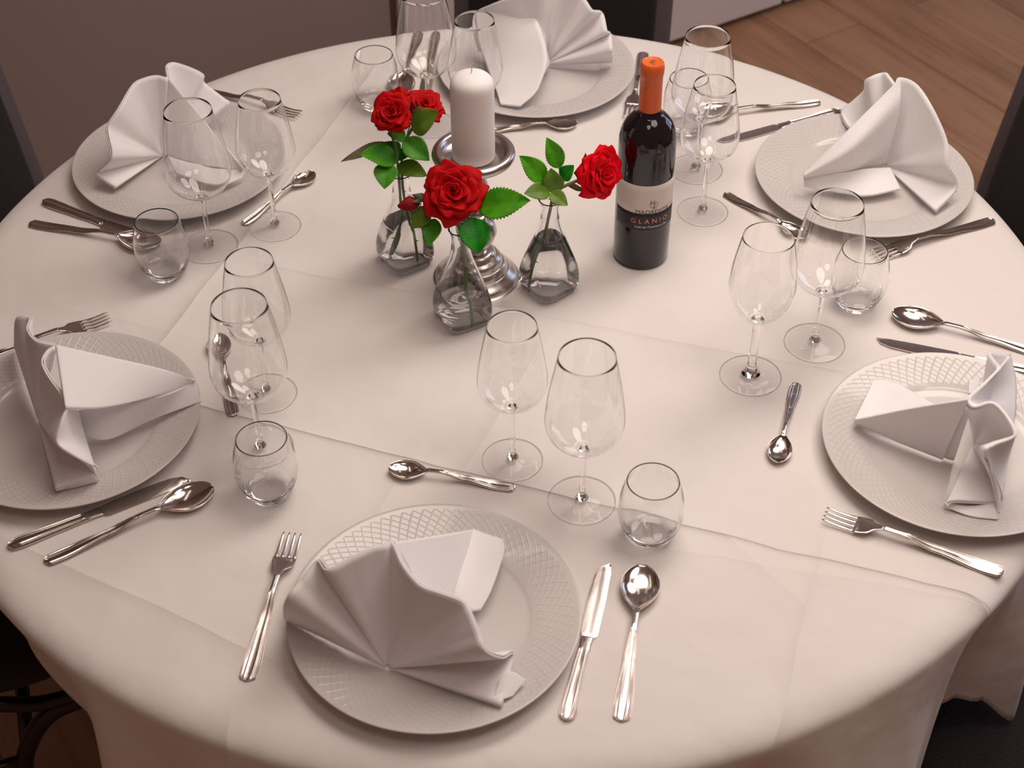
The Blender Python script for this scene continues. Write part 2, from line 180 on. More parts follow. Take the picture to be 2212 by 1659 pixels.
# wooden floor planks
FLOOR_A = R(-57.6)
mt = M['floor'] = mat('wood_planks', (0.3, 0.17, 0.09), 0.42, spec=0.35); t = NT(mt)
p = t.mapping(t.obj(), (1, 1, 1), (0, 0, -FLOOR_A))
br = t.n('ShaderNodeTexBrick'); t.put(br.inputs['Vector'], p)
br.offset = 0.37; br.inputs['Scale'].default_value = 1.0; br.inputs['Brick Width'].default_value = 1.25; br.inputs['Row Height'].default_value = 0.19
br.inputs['Mortar Size'].default_value = 0.0016; br.inputs['Color1'].default_value = (0.35, 0.35, 0.35, 1); br.inputs['Color2'].default_value = (0.75, 0.75, 0.75, 1); br.inputs['Mortar'].default_value = (0, 0, 0, 1)
br.inputs['Bias'].default_value = 0.0
gr = t.noise(t.mapping(p, (1.6, 22, 1)), 1.0, 5, 0.62)
kn = t.noise(t.mapping(p, (2.2, 9, 1)), 1.4, 2, 0.5)
tone = t.math('ADD', t.math('MULTIPLY', gr, 0.55), t.math('ADD', t.math('MULTIPLY', br.outputs['Color'], 0.36), t.math('MULTIPLY', kn, 0.30)))
t.put(t.b.inputs['Base Color'], t.ramp(tone, [(0.30, (0.11, 0.048, 0.022)), (0.50, (0.34, 0.172, 0.088)), (0.64, (0.50, 0.275, 0.150)), (0.85, (0.60, 0.35, 0.20))]))
t.bump(t.math('ADD', t.math('MULTIPLY', gr, 0.3), t.math('MULTIPLY', br.outputs['Fac'], -1.0)), 0.0012, 0.6)
mt = M['wall'] = mat('wall_panel', (0.35, 0.27, 0.235), 0.6, spec=0.25); t = NT(mt)
t.bump(t.noise(t.obj(), 300, 2), 0.0004, 0.5)
M['wall_light'] = mat('light_wall_panel', (0.84, 0.74, 0.68), 0.5, spec=0.25)
M['seam'] = mat('wall_seam', (0.12, 0.08, 0.065), 0.6)

# ------------------------------------------------------------------ mesh helpers
def link(o, parent=None):
    COL.objects.link(o)
    if parent is not None: o.parent = parent
    return o
def mesh(name, vf, m, parent=None, smooth=True, autos=None):
    v, f = vf
    me = bpy.data.meshes.new(name); me.from_pydata([tuple(a) for a in v], [], f); me.update()
    if m is not None: me.materials.append(m)
    if smooth:
        for pl in me.polygons: pl.use_smooth = True
    if autos is not None:
        me.set_sharp_from_angle(angle=R(autos))
    o = bpy.data.objects.new(name, me)
    return link(o, parent)
def merge(*parts):
    V, F = [], []
    for v, f in parts:
        n = len(V); V += list(v); F += [tuple(i + n for i in q) for q in f]
    return V, F
def lathe(prof, n=64, close=False):
    V, F = [], []
    k = len(prof)
    for i in range(n):
        a = 2 * math.pi * i / n
        for r, z in prof: V.append((max(r, 1e-5) * math.cos(a), max(r, 1e-5) * math.sin(a), z))
    for i in range(n):
        j = (i + 1) % n
        for q in range(k if close else k - 1):
            q2 = (q + 1) % k
            F.append((i * k + q, j * k + q, j * k + q2, i * k + q2))
    return V, F
def grid(P, wrap=False):
    """faces over a table of points"""
    r, c = len(P), len(P[0]); V = [p for row in P for p in row]; F = []
    for i in range(r - 1):
        for j in range(c if wrap else c - 1):
            j2 = (j + 1) % c
            F.append((i * c + j, i * c + j2, (i + 1) * c + j2, (i + 1) * c + j))
    return V, F
def loft(rings, caps=True):
    V, F = grid(rings, True); c = len(rings[0])
    if caps:
        F.append(tuple(reversed(range(c)))); F.append(tuple(range((len(rings) - 1) * c, len(rings) * c)))
    return V, F
def crom(pts, n):
    """n points along a Catmull-Rom curve through pts"""
    P = [Vector(p) for p in pts]; k = len(P) - 1; out = []
    for i in range(n):
        t = i / (n - 1) * k; a = min(int(t), k - 1); t -= a
        p0, p1, p2, p3 = P[max(a - 1, 0)], P[a], P[a + 1], P[min(a + 2, k)]
        if a == 0: p0 = p1 * 2 - p2
        if a + 2 > k: p3 = p2 * 2 - p1
        out.append(0.5 * ((2 * p1) + (p2 - p0) * t + (2 * p0 - 5 * p1 + 4 * p2 - p3) * t * t + (3 * p1 - p0 - 3 * p2 + p3) * t ** 3))
    return out
def tube(path, rad, n=10, samples=None, flat=1.0):
    P = crom(path, samples) if samples else [Vector(p) for p in path]
    k = len(P); rings = []
    up = Vector((0, 0, 1)); T0 = (P[1] - P[0]).normalized()
    if abs(T0.z) > 0.9: up = Vector((0, 1, 0))
    N = (up - T0 * up.dot(T0)).normalized()
    for i in range(k):
        T = (P[min(i + 1, k - 1)] - P[max(i - 1, 0)]).normalized()
        N = (N - T * N.dot(T)).normalized(); B = T.cross(N)
        r = rad(i / (k - 1)) if callable(rad) else rad
        rings.append([P[i] + (N * math.cos(a) + B * math.sin(a) * flat) * r for a in (2 * math.pi * q / n for q in range(n))])
    return loft(rings)
def box(x0, x1, y0, y1, z0, z1):
    V = [(x, y, z) for x in (x0, x1) for y in (y0, y1) for z in (z0, z1)]
    return V, [(0, 1, 3, 2), (4, 6, 7, 5), (0, 4, 5, 1), (2, 3, 7, 6), (0, 2, 6, 4), (1, 5, 7, 3)]
def solid(o, th, offset=0.0):
    s = o.modifiers.new('thickness', 'SOLIDIFY'); s.thickness = th; s.offset = offset; s.use_even_offset = False
    return o
def bevel(o, wdt, seg=3):
    b = o.modifiers.new('bevel', 'BEVEL'); b.width = wdt; b.segments = seg; b.limit_method = 'ANGLE'
    return o
def empty(name, label, cat, loc=(0, 0, 0), rz=0.0, group=None):
    o = bpy.data.objects.new(name, None); o.empty_display_size = 0.05
    COL.objects.link(o); o.location = loc; o.rotation_euler = (0, 0, rz)
    return tag(o, label, cat, group)
def tag(o, label, cat, group=None):
    o['label'] = label; o['category'] = cat
    if group: o['group'] = group
    return o
def struct(o): o['kind'] = 'structure'; return o
def copy_tree(o, parent=None):
    c = o.copy(); COL.objects.link(c)
    if parent is not None: c.parent = parent
    for ch in list(o.children): copy_tree(ch, c)
    return c
def interp(ctrl, a, period=None):
    """smooth interpolation through sorted (x, values...)"""
    n = len(ctrl)
    xs = [c[0] for c in ctrl]
    if period:
        while a < xs[0]: a += period
        while a >= xs[0] + period: a -= period
    i = max(k for k in range(n) if xs[k] <= a + 1e-9)
    j = i + 1
    if j < n: x0, x1, A, B = xs[i], xs[j], ctrl[i], ctrl[j]
    elif period: x0, x1, A, B = xs[i], xs[0] + period, ctrl[i], ctrl[0]
    else: return ctrl[-1][1:]
    t = (a - x0) / (x1 - x0); t = t * t * (3 - 2 * t)
    return tuple(p + (q - p) * t for p, q in zip(A[1:], B[1:]))

# ------------------------------------------------------------------ the room
struct(mesh('floor', box(-4, 4.5, -3.5, 5, -0.05, 0), M['floor'], smooth=False))
WD = Vector((0.84460359, 0.53539218, 0)); WN = Vector((-0.53539218, 0.84460359, 0)); WO = WN * 1.41627
def wall_box(s0, s1, n0, n1, z0, z1):
    v, f = box(s0, s1, n0, n1, z0, z1)
    return [WO + WD * a + WN * b + Vector((0, 0, c)) for a, b, c in v], f
for nm, s0, s1 in (('wall_back', -3.4, 0.600), ('wall_back', 0.622, 1.766), ('wall_back', 1.778, 3.2)):
    struct(bevel(mesh(nm, wall_box(s0, s1, 0.0, 0.08, 0.022, 2.9), M['wall' if s1 < 0.61 else 'wall_light'], smooth=False), 0.004))
for i, (s0, s1) in enumerate(((0.600, 0.622), (1.766, 1.778))):
    struct(mesh('trim_%d' % (i + 1), wall_box(s0, s1, 0.012, 0.07, 0.022, 2.9), M['seam'], smooth=False))
struct(mesh('gap_shade_back', wall_box(-3.4, 3.2, 0.03, 0.07, 0.0, 0.022), M['shadow_gap'], smooth=False))  # near-black strip, the shade of the gap under the panels painted in

# ------------------------------------------------------------------ table and cloth
tb = empty('round_table', 'round wooden pedestal table hidden under the white tablecloth', 'table')
mesh('tabletop', lathe([(0, TZ - 0.030), (0.715, TZ - 0.030), (0.722, TZ - 0.022), (0.722, TZ - 0.012), (0.715, TZ - 0.003), (0, TZ - 0.003)], 96), M['wood'], tb)
mesh('pedestal', lathe([(0, 0.04), (0.09, 0.04), (0.055, 0.12), (0.045, 0.4), (0.07, 0.68), (0.16, TZ - 0.0305), (0, TZ - 0.0305)], 40), M['wood'], tb)
mesh('base', lathe([(0, 0), (0.30, 0), (0.30, 0.02), (0.10, 0.0395), (0, 0.0395)], 56), M['wood'], tb)
HEM = [(-180, .745, -.22), (-165, .765, -.25), (-155, .735, -.22), (-147.5, .712, -.18), (-145, .701, -.20), (-139.3, .694, -.21), (-133.7, .694, -.22), (-129.5, .700, -.235), (-127.5, .722, -.30), (-124.5, .765, -.37),
       (-118, .735, -.38), (-112, .750, -.40), (-105, .705, -.42), (-95, .770, -.44), (-86, .715, -.45), (-78, .772, -.46), (-70, .700, -.46), (-62, .795, -.45), (-55, .785, -.42), (-49, .735, -.34), (-44.5, .690, -.26),
       (-42.6, .694, -.25), (-39.9, .712, -.25), (-37.8, .738, -.26), (-35, .774, -.31), (-32.7, .744, -.22), (-27, .728, -.20), (-15, .755, -.21), (0, .73, -.26), (12, .765, -.26), (26, .74, -.23), (40, .765, -.27), (55, .73, -.24),
       (71, .76, -.20), (88, .73, -.25), (104, .765, -.27), (116, .74, -.38), (130, .765, -.27), (146, .735, -.23), (161, .76, -.20)]
NA = 720; rings = []
for k in range(15):
    r = 0.70 * (k / 14) if k else 1e-4
    rings.append([(r, 0.0)] * NA)
for k in range(1, 9):
    a = k / 8 * math.pi / 2
    rings.append([(0.70 + 0.0385 * math.sin(a), -0.020 * (1 - math.cos(a)))] * NA)
for k in range(1, 27):
    s = k / 26; row = []
    for i in range(NA):
        ph = -180 + 360 * i / NA
        hr, hz = interp(HEM, ph, 360)
        e = s ** 0.62; e = e * e * (3 - 2 * e)
        fold = 0.004 * math.sin(R(ph) * 23 + 1.3) * s
        row.append((0.7385 + (hr - 0.7385) * e + fold, -0.020 + (hz + 0.020) * s))
    rings.append(row)
P = []
for row in rings:
    P.append([(r * math.cos(R(-180 + 360 * i / NA)), r * math.sin(R(-180 + 360 * i / NA)), TZ + z - 0.0006) for i, (r, z) in enumerate(row)])
tc = solid(mesh('tablecloth', grid(P, True), M['cloth']), 0.0012, -1.0)
tag(tc, 'large white tablecloth with ironed creases draped over the round table', 'tablecloth')

# ------------------------------------------------------------------ chairs
def make_chair(label, phi, r_seat, turn=0.0, dz=0.0):
    """+x points away from the table; origin on the floor below the seat centre"""
    a = R(phi)
    o = empty('banquet_chair', label, 'chair', (r_seat * math.cos(a), r_seat * math.sin(a), 0), a + R(turn), 'banquet chairs around the table')
    # seat cushion: rounded slab
    rows = []
    for z, ins in ((0.390, 0.020), (0.396, 0.006), (0.408, 0.0), (0.435, 0.0), (0.448, 0.006), (0.456, 0.022), (0.459, 0.05)):
        row = []
        for i in range(56):
            t = 2 * math.pi * i / 56; c, s = math.cos(t), math.sin(t)
            sup = (abs(c) ** 4.5 + abs(s) ** 4.5) ** (-1 / 4.5)
            row.append(((0.215 - ins) * c * sup, (0.215 - ins) * s * sup, z + dz + (0.004 if ins > 0.04 else 0)))
        rows.append(row)
    mesh('seat', loft(rows), M['fabric'], o)
    # backrest: border shell and inner pad, reclined
    def back(x0, x1, inset, zlo, zhi, n=9.0):
        rows = []
        for (xx, ex) in ((x0, 0.006), (x0 + 0.004, 0), (x1 - 0.004, 0), (x1, 0.006)):
            row = []
            for i in range(64):
                t = 2 * math.pi * i / 64; c, s = math.cos(t), math.sin(t)
                sup = (abs(c) ** n + abs(s) ** n) ** (-1 / n)
                hw = 0.205 - inset - ex; hh = (zhi - zlo) / 2 - inset - ex
                yy = hw * c * sup; hz = hh * s * sup
                up = (hz + hh) / (2 * hh)
                lean = 0.20 * (hz + (zhi - zlo) / 2)
                row.append((0.215 + xx + lean, yy * (1.0 + 0.04 * up), (zlo + zhi) / 2 + hz))
            rows.append(row)
        return loft(rows)
    mesh('backrest', back(0.0, 0.045, 0.0, 0.40, 0.93), M['border'], o, autos=50)
    pad = mesh('back_pad', back(-0.010, 0.010, 0.030, 0.40, 0.93), M['fabric'], o, autos=60)
    for s in (-1, 1):
        y = 0.205 * s
        mesh('leg', tube([(-0.24, y * .97, 0.340), (-0.155, y, 0.340), (-0.115, y, 0.322), (-0.085, y, 0.280), (-0.066, y, 0.225), (-0.05, y, 0.11), (-0.04, y, 0.0)], 0.0125, 12, 36), M['tube'], o)
        mesh('leg', tube([(0.10, y * .9, 0.372), (0.17, y, 0.365), (0.215, y, 0.335), (0.240, y, 0.25), (0.255, y, 0.12), (0.265, y, 0.0)], 0.0125, 12, 30), M['tube'], o)
        mesh('seat_rail', tube([(-0.21, y * .97, 0.352), (-0.12, y, 0.352), (-0.06, y, 0.372), (0.02, y * .95, 0.384 + dz), (0.12, y * .85, 0.384 + dz)], 0.011, 10, 18), M['tube'], o)
        mesh('back_post', tube([(0.12, y * .8, 0.384 + dz), (0.215, y * .8, 0.395), (0.236, y * .8, 0.43)], 0.011, 10, 14), M['tube'], o)
    mesh('stretcher', tube([(-0.078, -0.2, 0.262), (-0.078, 0.2, 0.262)], 0.010, 8), M['tube'], o)
    for s in (-1, 1): mesh('stretcher', tube([(-0.075, 0.205 * s, 0.245), (0.10, 0.205 * s, 0.225), (0.242, 0.205 * s, 0.205)], 0.009, 8, 8), M['tube'], o)
    for s in (-1, 1): mesh('stretcher', tube([(-0.075, 0.205 * s, 0.245), (-0.25, 0.205 * s, 0.258)], 0.009, 8), M['tube'], o) if False else None
    return o
make_chair('dark grey banquet chair behind the far plate, its back cut by the photo top', 84, 0.83)
make_chair('dark grey banquet chair at the right edge beside the wooden floor', 27, 0.80)
make_chair('dark grey banquet chair at the left edge in front of the brown wall', 151, 0.80)
make_chair('dark banquet chair at lower left with curved metal legs showing', -166.6, 0.801, 3.6)
make_chair('dark banquet chair at lower right under the hanging corner of the cloth', -33, 0.87, 0, -0.035)

# ------------------------------------------------------------------ charger plates
PLATES = [('front', (-.068, -.542)), ('right', (.534, -.286)), ('rback', (.52, .263)), ('back', (.055, .566)), ('lback', (-.467, .309)), ('left', (-.514, -.239))]
WHERE = {'front': 'nearest the camera', 'right': 'at the right photo edge', 'rback': 'at upper right by the wooden floor',
         'back': 'behind the candle', 'lback': 'at upper left by the wall', 'left': 'at the left photo edge'}
PROF = [(0, .0045), (.088, .0045), (.090, .0), (.096, .0), (.099, .005), (.110, .0085), (.150, .0185), (.1545, .0212), (.1552, .0228), (.1535, .0236), (.149, .0222), (.108, .0128), (.103, .0112), (.1005, .0092), (.094, .0083), (.05, .0078), (0, .0078)]
plate0 = None
for k, c in PLATES:
    lab = 'white china charger plate with embossed rim ' + WHERE[k]
    if plate0 is None:
        plate0 = o = mesh('charger_plate', lathe(PROF, 160), M['china'])
        o.modifiers.new('round', 'SUBSURF').render_levels = 1
    else: o = plate0.copy(); COL.objects.link(o)
    tag(o, lab, 'plate', 'charger plates'); o.location = (c[0], c[1], TZ)

# ------------------------------------------------------------------ fan napkins
def surf(ctrl, nu=64, nv=24):
    rows = [crom(r, nu) if len(r) > 1 else [Vector(r[0])] * nu for r in ctrl]
    cols = []
    for j in range(nu):
        col = [rows[i][j] for i in range(len(rows))]
        cols.append(crom(col, nv) if len(col) > 1 else col)
    return cols
for k, c in PLATES:
    D = DATA['fans'][k]
    o = empty('fan_napkin', 'white cloth napkin fan on the plate ' + WHERE[k], 'napkin', (c[0], c[1], TZ + .0012), 0, 'fan folded napkins')
    C = Vector(D['C']); outer = crom(D['O'], 190)
    def sheet(off, scale):
        rows = []
        for v in range(22):
            t = 0.02 + 0.98 * v / 21
            row = []
            for i, q in enumerate(outer):
                p = C.lerp(q, t * scale)
                # the pleats open softly: keep the waist tight
                row.append(p)
            rows.append(row)
        return rows
    G = sheet(0, 1.0)
    def normals(G):
        N = []
        for i in range(len(G)):
            row = []
            for j in range(len(G[0])):
                a = G[min(i + 1, len(G) - 1)][j] - G[max(i - 1, 0)][j]; b = G[i][min(j + 1, len(G[0]) - 1)] - G[i][max(j - 1, 0)]
                n = a.cross(b); row.append(n.normalized() if n.length > 1e-12 else Vector((0, 0, 1)))
            N.append(row)
        return N
    NN = normals(G)
    two = []
    for sgn in (-1, 1):
        two.append(grid([[G[i][j] + NN[i][j] * (0.0013 * sgn) * (0.3 + 0.7 * i / 21) for j in range(190)] for i in range(22)]))
    solid(mesh('fan', merge(*two), M['napkin'], o), 0.0016, 0.0)
    for q, pg in enumerate(D['P']):
        solid(mesh('stand' if q == 0 else ('tail' if q == 1 else 'fold'), grid(surf(pg)), M['napkin'], o), 0.0030, 0.0)

# ------------------------------------------------------------------ glassware
def shell(outer, th):
    inner = []
    n = len(outer)
    for i, (r, z) in enumerate(outer):
        a = outer[max(i - 1, 0)]; b = outer[min(i + 1, n - 1)]
        tx, tz = b[0] - a[0], b[1] - a[1]; L = math.hypot(tx, tz)
        inner.append((max(r - tz / L * th, 0.0), z + tx / L * th))
    return inner
def smooth_prof(p, n):
    return [(max(v.x, 0), v.z) for v in crom([(r, 0, z) for r, z in p], n)]
def bowl(prof, th=0.0007, base=0.003):
    out = smooth_prof(prof, 40)
    inn = shell(out, th); n_ = len(out)
    inn = [(o_[0] + (q[0] - o_[0]) * (1 - .82 * max(0, (i / n_ - .5) * 2) ** 1.5), o_[1] + (q[1] - o_[1]) * (1 - .82 * max(0, (i / n_ - .5) * 2) ** 1.5)) for i, (o_, q) in enumerate(zip(out, inn))]
    inn = [(r, max(z, out[0][1] + base * max(0.0, 1 - r / 0.02) + th)) for r, z in inn]
    rim = [((out[-1][0] + inn[-1][0]) / 2, out[-1][1] + th * 0.25)]
    return lathe([(0, out[0][1])] + out + rim + list(reversed(inn)) + [(0, inn[0][1])], 72)
LARGE = [(.0045, .0835), (.012, .0866), (.024, .0936), (.0355, .1035), (.0422, .1145), (.0442, .1280), (.0432, .1425), (.0400, .1680), (.0352, .1960), (.0308, .2190)]
SMALL = [(.0045, .0865), (.011, .0890), (.022, .0955), (.0325, .1050), (.0382, .1150), (.0400, .1265), (.0390, .1400), (.0358, .1630), (.0316, .1860), (.0277, .2060)]
OLD = [(.0055, .0905), (.014, .0945), (.026, .1060), (.0350, .1220), (.0394, .1400), (.0396, .1520), (.0370, .1770), (.0328, .2000), (.0297, .2150)]
def make_glass(name, prof, foot, stem_r, cat):
    o = empty(name, '', cat)
    mesh('bowl', bowl(prof), M['glass'], o)
    zb = prof[0][1]
    st = [(0, .0064), (stem_r * 2.3, .0064), (stem_r * 2.0, .0085), (stem_r * 1.35, .012), (stem_r * 1.25, .016), (stem_r * 1.05, .022), (stem_r, .045), (stem_r * 1.02, .07), (stem_r * 1.25, zb - .006), (stem_r * 1.45, zb - .0002), (0, zb - .0002)]
    mesh('stem', lathe(st, 32), M['glass'], o, autos=50)
    ft = [(0, .0012), (foot * .6, .0010), (foot * .955, .0002), (foot * .985, .0004), (foot, .0011), (foot * .985, .0018), (foot * .955, .0020), (foot * .7, .0026), (foot * .35, .0042), (stem_r * 2.4, .0062), (0, .0062)]
    fo = mesh('foot', lathe(ft, 72), M['thin'], o, autos=60); fo.data.materials.append(M['glass'])
    for pl in fo.data.polygons:
        if math.hypot(pl.center.x, pl.center.y) > foot * .955: pl.material_index = 1
    return o
g_large = make_glass('large_wine_glass', LARGE, .0392, .0032, 'wine glass')
g_small = make_glass('small_wine_glass', SMALL, .0362, .0030, 'wine glass')
g_old = make_glass('round_wine_glass', OLD, .0388, .0052, 'wine glass')
t_out = smooth_prof([(.0170, .0003), (.0215, .0018), (.0290, .0130), (.0346, .0310), (.0361, .0470), (.0348, .0640), (.0315, .0790), (.0286, .0890)], 36)
t_inn = smooth_prof([(.0276, .0890), (.0304, .0795), (.0336, .0640), (.0349, .0470), (.0334, .0315), (.0285, .0175), (.0200, .0105), (.0, .0085)], 36)
g_tumb = mesh('tumbler', lathe([(0, .0008), (.012, .0008)] + t_out + [((.0281), .0894)] + t_inn, 72), M['glass'])
PLACE = {
 'large': (g_large, [((.094, -.362), 'in front of the near plate, left of the tumbler'), ((.401, -.087), 'between round wine glass and tumbler on the right side'), ((-.284, -.274), 'behind the tumbler by the left plate, overlapping a smaller glass'),
                     ((.285, .304), 'behind the bottle at upper right, tallest of three there'), ((-.400, .122), 'in front of the napkin on the upper left plate'), ((-.110, .427), 'behind the red roses by the far plate')]),
 'small': (g_small, [((.015, -.296), 'left of the large glass near the front centre'), ((-.286, -.179), 'seen through the large glass on the left side'), ((.285, .199), 'directly right of the wine bottle'),
                     ((-.315, .168), 'by the dessert spoon of the upper left plate'), ((-.036, .375), 'behind the white candle')]),
 'old': (g_old, [((.312, -.149), 'with thick stem behind the dessert spoon on the right')]),
 'tumbler': (g_tumb, [((.167, -.418), 'beside the large wine glass in front'), ((.466, -.009), 'right of the large wine glass on the right side'), ((-.265, -.349), 'beside the left plate near its knife'),
                      ((-.450, .061), 'over the spoon tip of the upper left setting'), ((-.192, .482), 'at the back left of the red roses'), ((.278, .410), 'behind the wine bottle at upper right')]),
}
KIND = {'large': 'large clear wine glass ', 'small': 'small clear wine glass ', 'old': 'clear round wine glass ', 'tumbler': 'clear stemless tumbler '}
for kk, (proto, pl) in PLACE.items():
    for i, (p, where) in enumerate(pl):
        o = proto if i == 0 else copy_tree(proto)
        o.location = (p[0], p[1], TZ + 0.0002); o.rotation_euler = (0, 0, i * 0.9)
        tag(o, KIND[kk] + where, 'tumbler' if kk == 'tumbler' else 'wine glass', 'tumblers' if kk == 'tumbler' else 'wine glasses')

# ------------------------------------------------------------------ cutlery (local +x runs from handle end to tip)
def section(x, hw, z, th, ridge=0.0, n=32, dome=0.5):
    ring = []
    for i in range(n):
        a = 2 * math.pi * i / n; c, s = math.cos(a), math.sin(a)
        y = hw * math.copysign(abs(c) ** 0.6, c)
        zz = th * 0.5 * math.copysign(abs(s) ** (0.7), s)
        if s > 0.2 and ridge: zz += ridge * math.cos(2 * math.pi * 2.5 * y / hw)
        ring.append((x, y, z + th * 0.5 + zz))
    return ring
def handle(L, ctrl, ridge_until):
    """ctrl: (x, halfwidth, z underside, thickness)"""
    rows = []; n = 60
    for i in range(n):
        x = L * i / (n - 1)
        hw, z, th = interp(ctrl, x)
        if x < 0.006: hw *= math.sqrt(max(0.05, 1 - ((0.006 - x) / 0.0062) ** 2))
        rg = 0.00055 * max(0.0, min(1.0, (ridge_until - x) / 0.01)) * min(1.0, x / 0.004 + 0.2)
        rows.append(section(x, hw, z, th, rg, 88))
    return loft(rows)
def spoon_bowl(x0, L, W, depth, z_rim, rise):
    rows = []; n = 34; m_ = 14; th = 0.0014
    for i in range(n):
        t = i / (n - 1)
        x = x0 + L * t
        sh = max(0.16 * (1 - t), math.sin(math.pi * (0.02 + 0.978 * t ** 1.18)) ** (0.72 - 0.22 * t))
        hw = W * sh * 1.0 if t < 0.995 else W * 0.12
        zr = z_rim + rise * (1 - t) ** 2
        dp = depth * min(1.0, math.sin(math.pi * min(1, max(0, (0.04 + 0.94 * t)))) ** 0.8)
        low = [(x, hw * math.cos(math.pi * (1 - q / m_)), zr - dp * (math.sin(math.pi * q / m_) ** 0.9 if 0 < q < m_ else 0)) for q in range(m_ + 1)]
        upr = [(x, y * 0.965, z + th) for (_, y, z) in reversed(low)]
        rows.append(low + upr)
    return loft(rows)
def make_spoon(name, L, W, LB, cat='spoon', hwe=0.0095):
    o = empty(name, '', cat)
    neck = L - LB
    ctrl = [(0, hwe * .92, .0012, .0022), (.02, hwe, .0004, .0028), (neck * .55, hwe * .62, .0045, .0030), (neck * .86, hwe * .33, .0100, .0036), (neck * .97, hwe * .36, .0100, .0034), (neck + .004, hwe * .40, .0082, .0026)]
    mesh('handle', handle(neck + .004, ctrl, neck * .82), M['steel'], o)
    mesh('bowl', spoon_bowl(neck, LB, W, .0088 * (W / .0215) ** .6, .0090 * (W / .0215) ** .6, .0022), M['steel'], o)
    return o
def make_fork(L=0.203):
    o = empty('fork', '', 'fork'); LH = 0.068; neck = L - LH
    ctrl = [(0, .0088, .0012, .0022), (.02, .0095, .0004, .0028), (neck * .55, .0058, .0045, .0030), (neck * .86, .0032, .0110, .0036), (neck, .0034, .0120, .0030)]
    mesh('handle', handle(neck, ctrl, neck * .82), M['steel'], o)
    rows = []
    def zc(t): return .0120 - .0105 * math.sin(math.pi * min(1.0, t * 1.12) * .5) + .010 * max(0, t - .35) ** 1.5
    for i in range(16):
        t = i / 15 * 0.46
        hw = interp([(0, .0034), (.12, .0050), (.26, .0118), (.36, .0130), (.46, .0132)], t)[0]
        rows.append(section(neck + LH * t - .001, hw, zc(t), .0022 - .0006 * t, 0, 24))
    hd = mesh('head', loft(rows), M['steel'], o)
    for q in range(4):
        yc = (-1.5 + q) * 0.0068; rows = []
        for i in range(10):
            t = 0.44 + 0.56 * i / 9
            rows.append([(x, yc * (1.0 - 0.06 * (t - .44)) + y, z) for x, y, z in section(neck + LH * t - .001, .0021 * (1 - .45 * (t - .44) / .56) if i < 9 else .0006, zc(t), .0018 if i < 9 else .0008, 0, 12)])
        mesh('tine', loft(rows), M['steel'], hd)
    return o
def make_knife(L=0.213):
    o = empty('table_knife', '', 'knife'); LB = 0.105; hl = L - LB
    ctrl = [(0, .0075, .0004, .0050), (.015, .0090, .0, .0064), (hl * .6, .0072, .0, .0058), (hl * .9, .0062, .0004, .0050), (hl, .0068, .0012, .0036)]
    mesh('handle', handle(hl, ctrl, hl * .86), M['steel'], o)
    rows = []
    for i in range(40):
        t = i / 39
        top = interp([(0, .0062), (.08, .0082), (.55, .0098), (.80, .0088), (.93, .0052), (1.0, -.0035)], t)[0]
        bot = interp([(0, -.0064), (.04, -.0100), (.5, -.0095), (.85, -.0080), (1.0, -.0058)], t)[0]
        x = hl + LB * t; zz = .0016
        rows.append([(x, bot, zz), (x, bot, zz + .0004), (x, (bot + top) / 2, zz + .0017), (x, top, zz + .0019), (x, top, zz), ])
    mesh('blade', loft(rows), M['steel'], o, autos=25)
    return o
c_spoon = make_spoon('table_spoon', 0.203, .0218, .066)
c_small = make_spoon('dessert_spoon', 0.150, .0150, .046, hwe=0.0078)
c_fork = make_fork(); c_knife = make_knife()
SET = {'front': 'the near plate', 'right': 'the right edge plate', 'rback': 'the upper right plate', 'back': 'the far plate', 'lback': 'the upper left plate', 'left': 'the left edge plate'}
CUT = [  # kind, setting, tip xy, end xy, anchor
 ('fork', 'front', (-.231, -.415), (-.258, -.611), 't'), ('knife', 'front', (.117, -.460), (.068, -.664), 't'), ('spoon', 'front', (.157, -.468), (.122, -.669), 't'), ('small', 'front', (-.131, -.314), (.018, -.343), 'e'),
 ('fork', 'right', (.379, -.396), (.550, -.475), 'e'), ('knife', 'right', (.480, -.084), (.654, -.144), 't'), ('spoon', 'right', (.508, -.035), (.664, -.103), 't'), ('small', 'right', (.329, -.290), (.367, -.165), 'e'),
 ('fork', 'rback', (.535, .101), (.690, .174), 'e'), ('knife', 'rback', (.352, .383), (.520, .457), 'e'), ('spoon', 'rback', (.331, .443), (.493, .483), 'e'), ('small', 'rback', (.404, .142), (.320, .241), 'e'),
 ('fork', 'back', (.203, .473), (.230, .635), 'e'), ('knife', 'back', (-.122, .486), (-.107, .690), 't'), ('spoon', 'back', (-.160, .500), (-.140, .680), 't'), ('small', 'back', (.115, .419), (-.003, .407), 't'),
 ('fork', 'lback', (-.306, .445), (-.436, .509), 't'), ('knife', 'lback', (-.476, .129), (-.652, .228), 'e'), ('spoon', 'lback', (-.496, .126), (-.660, .176), 'e'), ('small', 'lback', (-.268, .298), (-.360, .170), 'e'),
 ('fork', 'left', (-.506, -.036), (-.633, -.106), 't'), ('knife', 'left', (-.367, -.328), (-.546, -.432), 'e'), ('spoon', 'left', (-.338, -.351), (-.501, -.454), 'e'), ('small', 'left', (-.365, -.069), (-.323, -.220), 'e')]
CPROTO = {'fork': (c_fork, .203, 'fork', 'steel dinner fork beside '), 'knife': (c_knife, .213, 'knife', 'steel table knife beside '), 'spoon': (c_spoon, .203, 'spoon', 'large steel soup spoon beside the knife of '), 'small': (c_small, .150, 'spoon', 'small steel dessert spoon laid above ')}
seen = set()
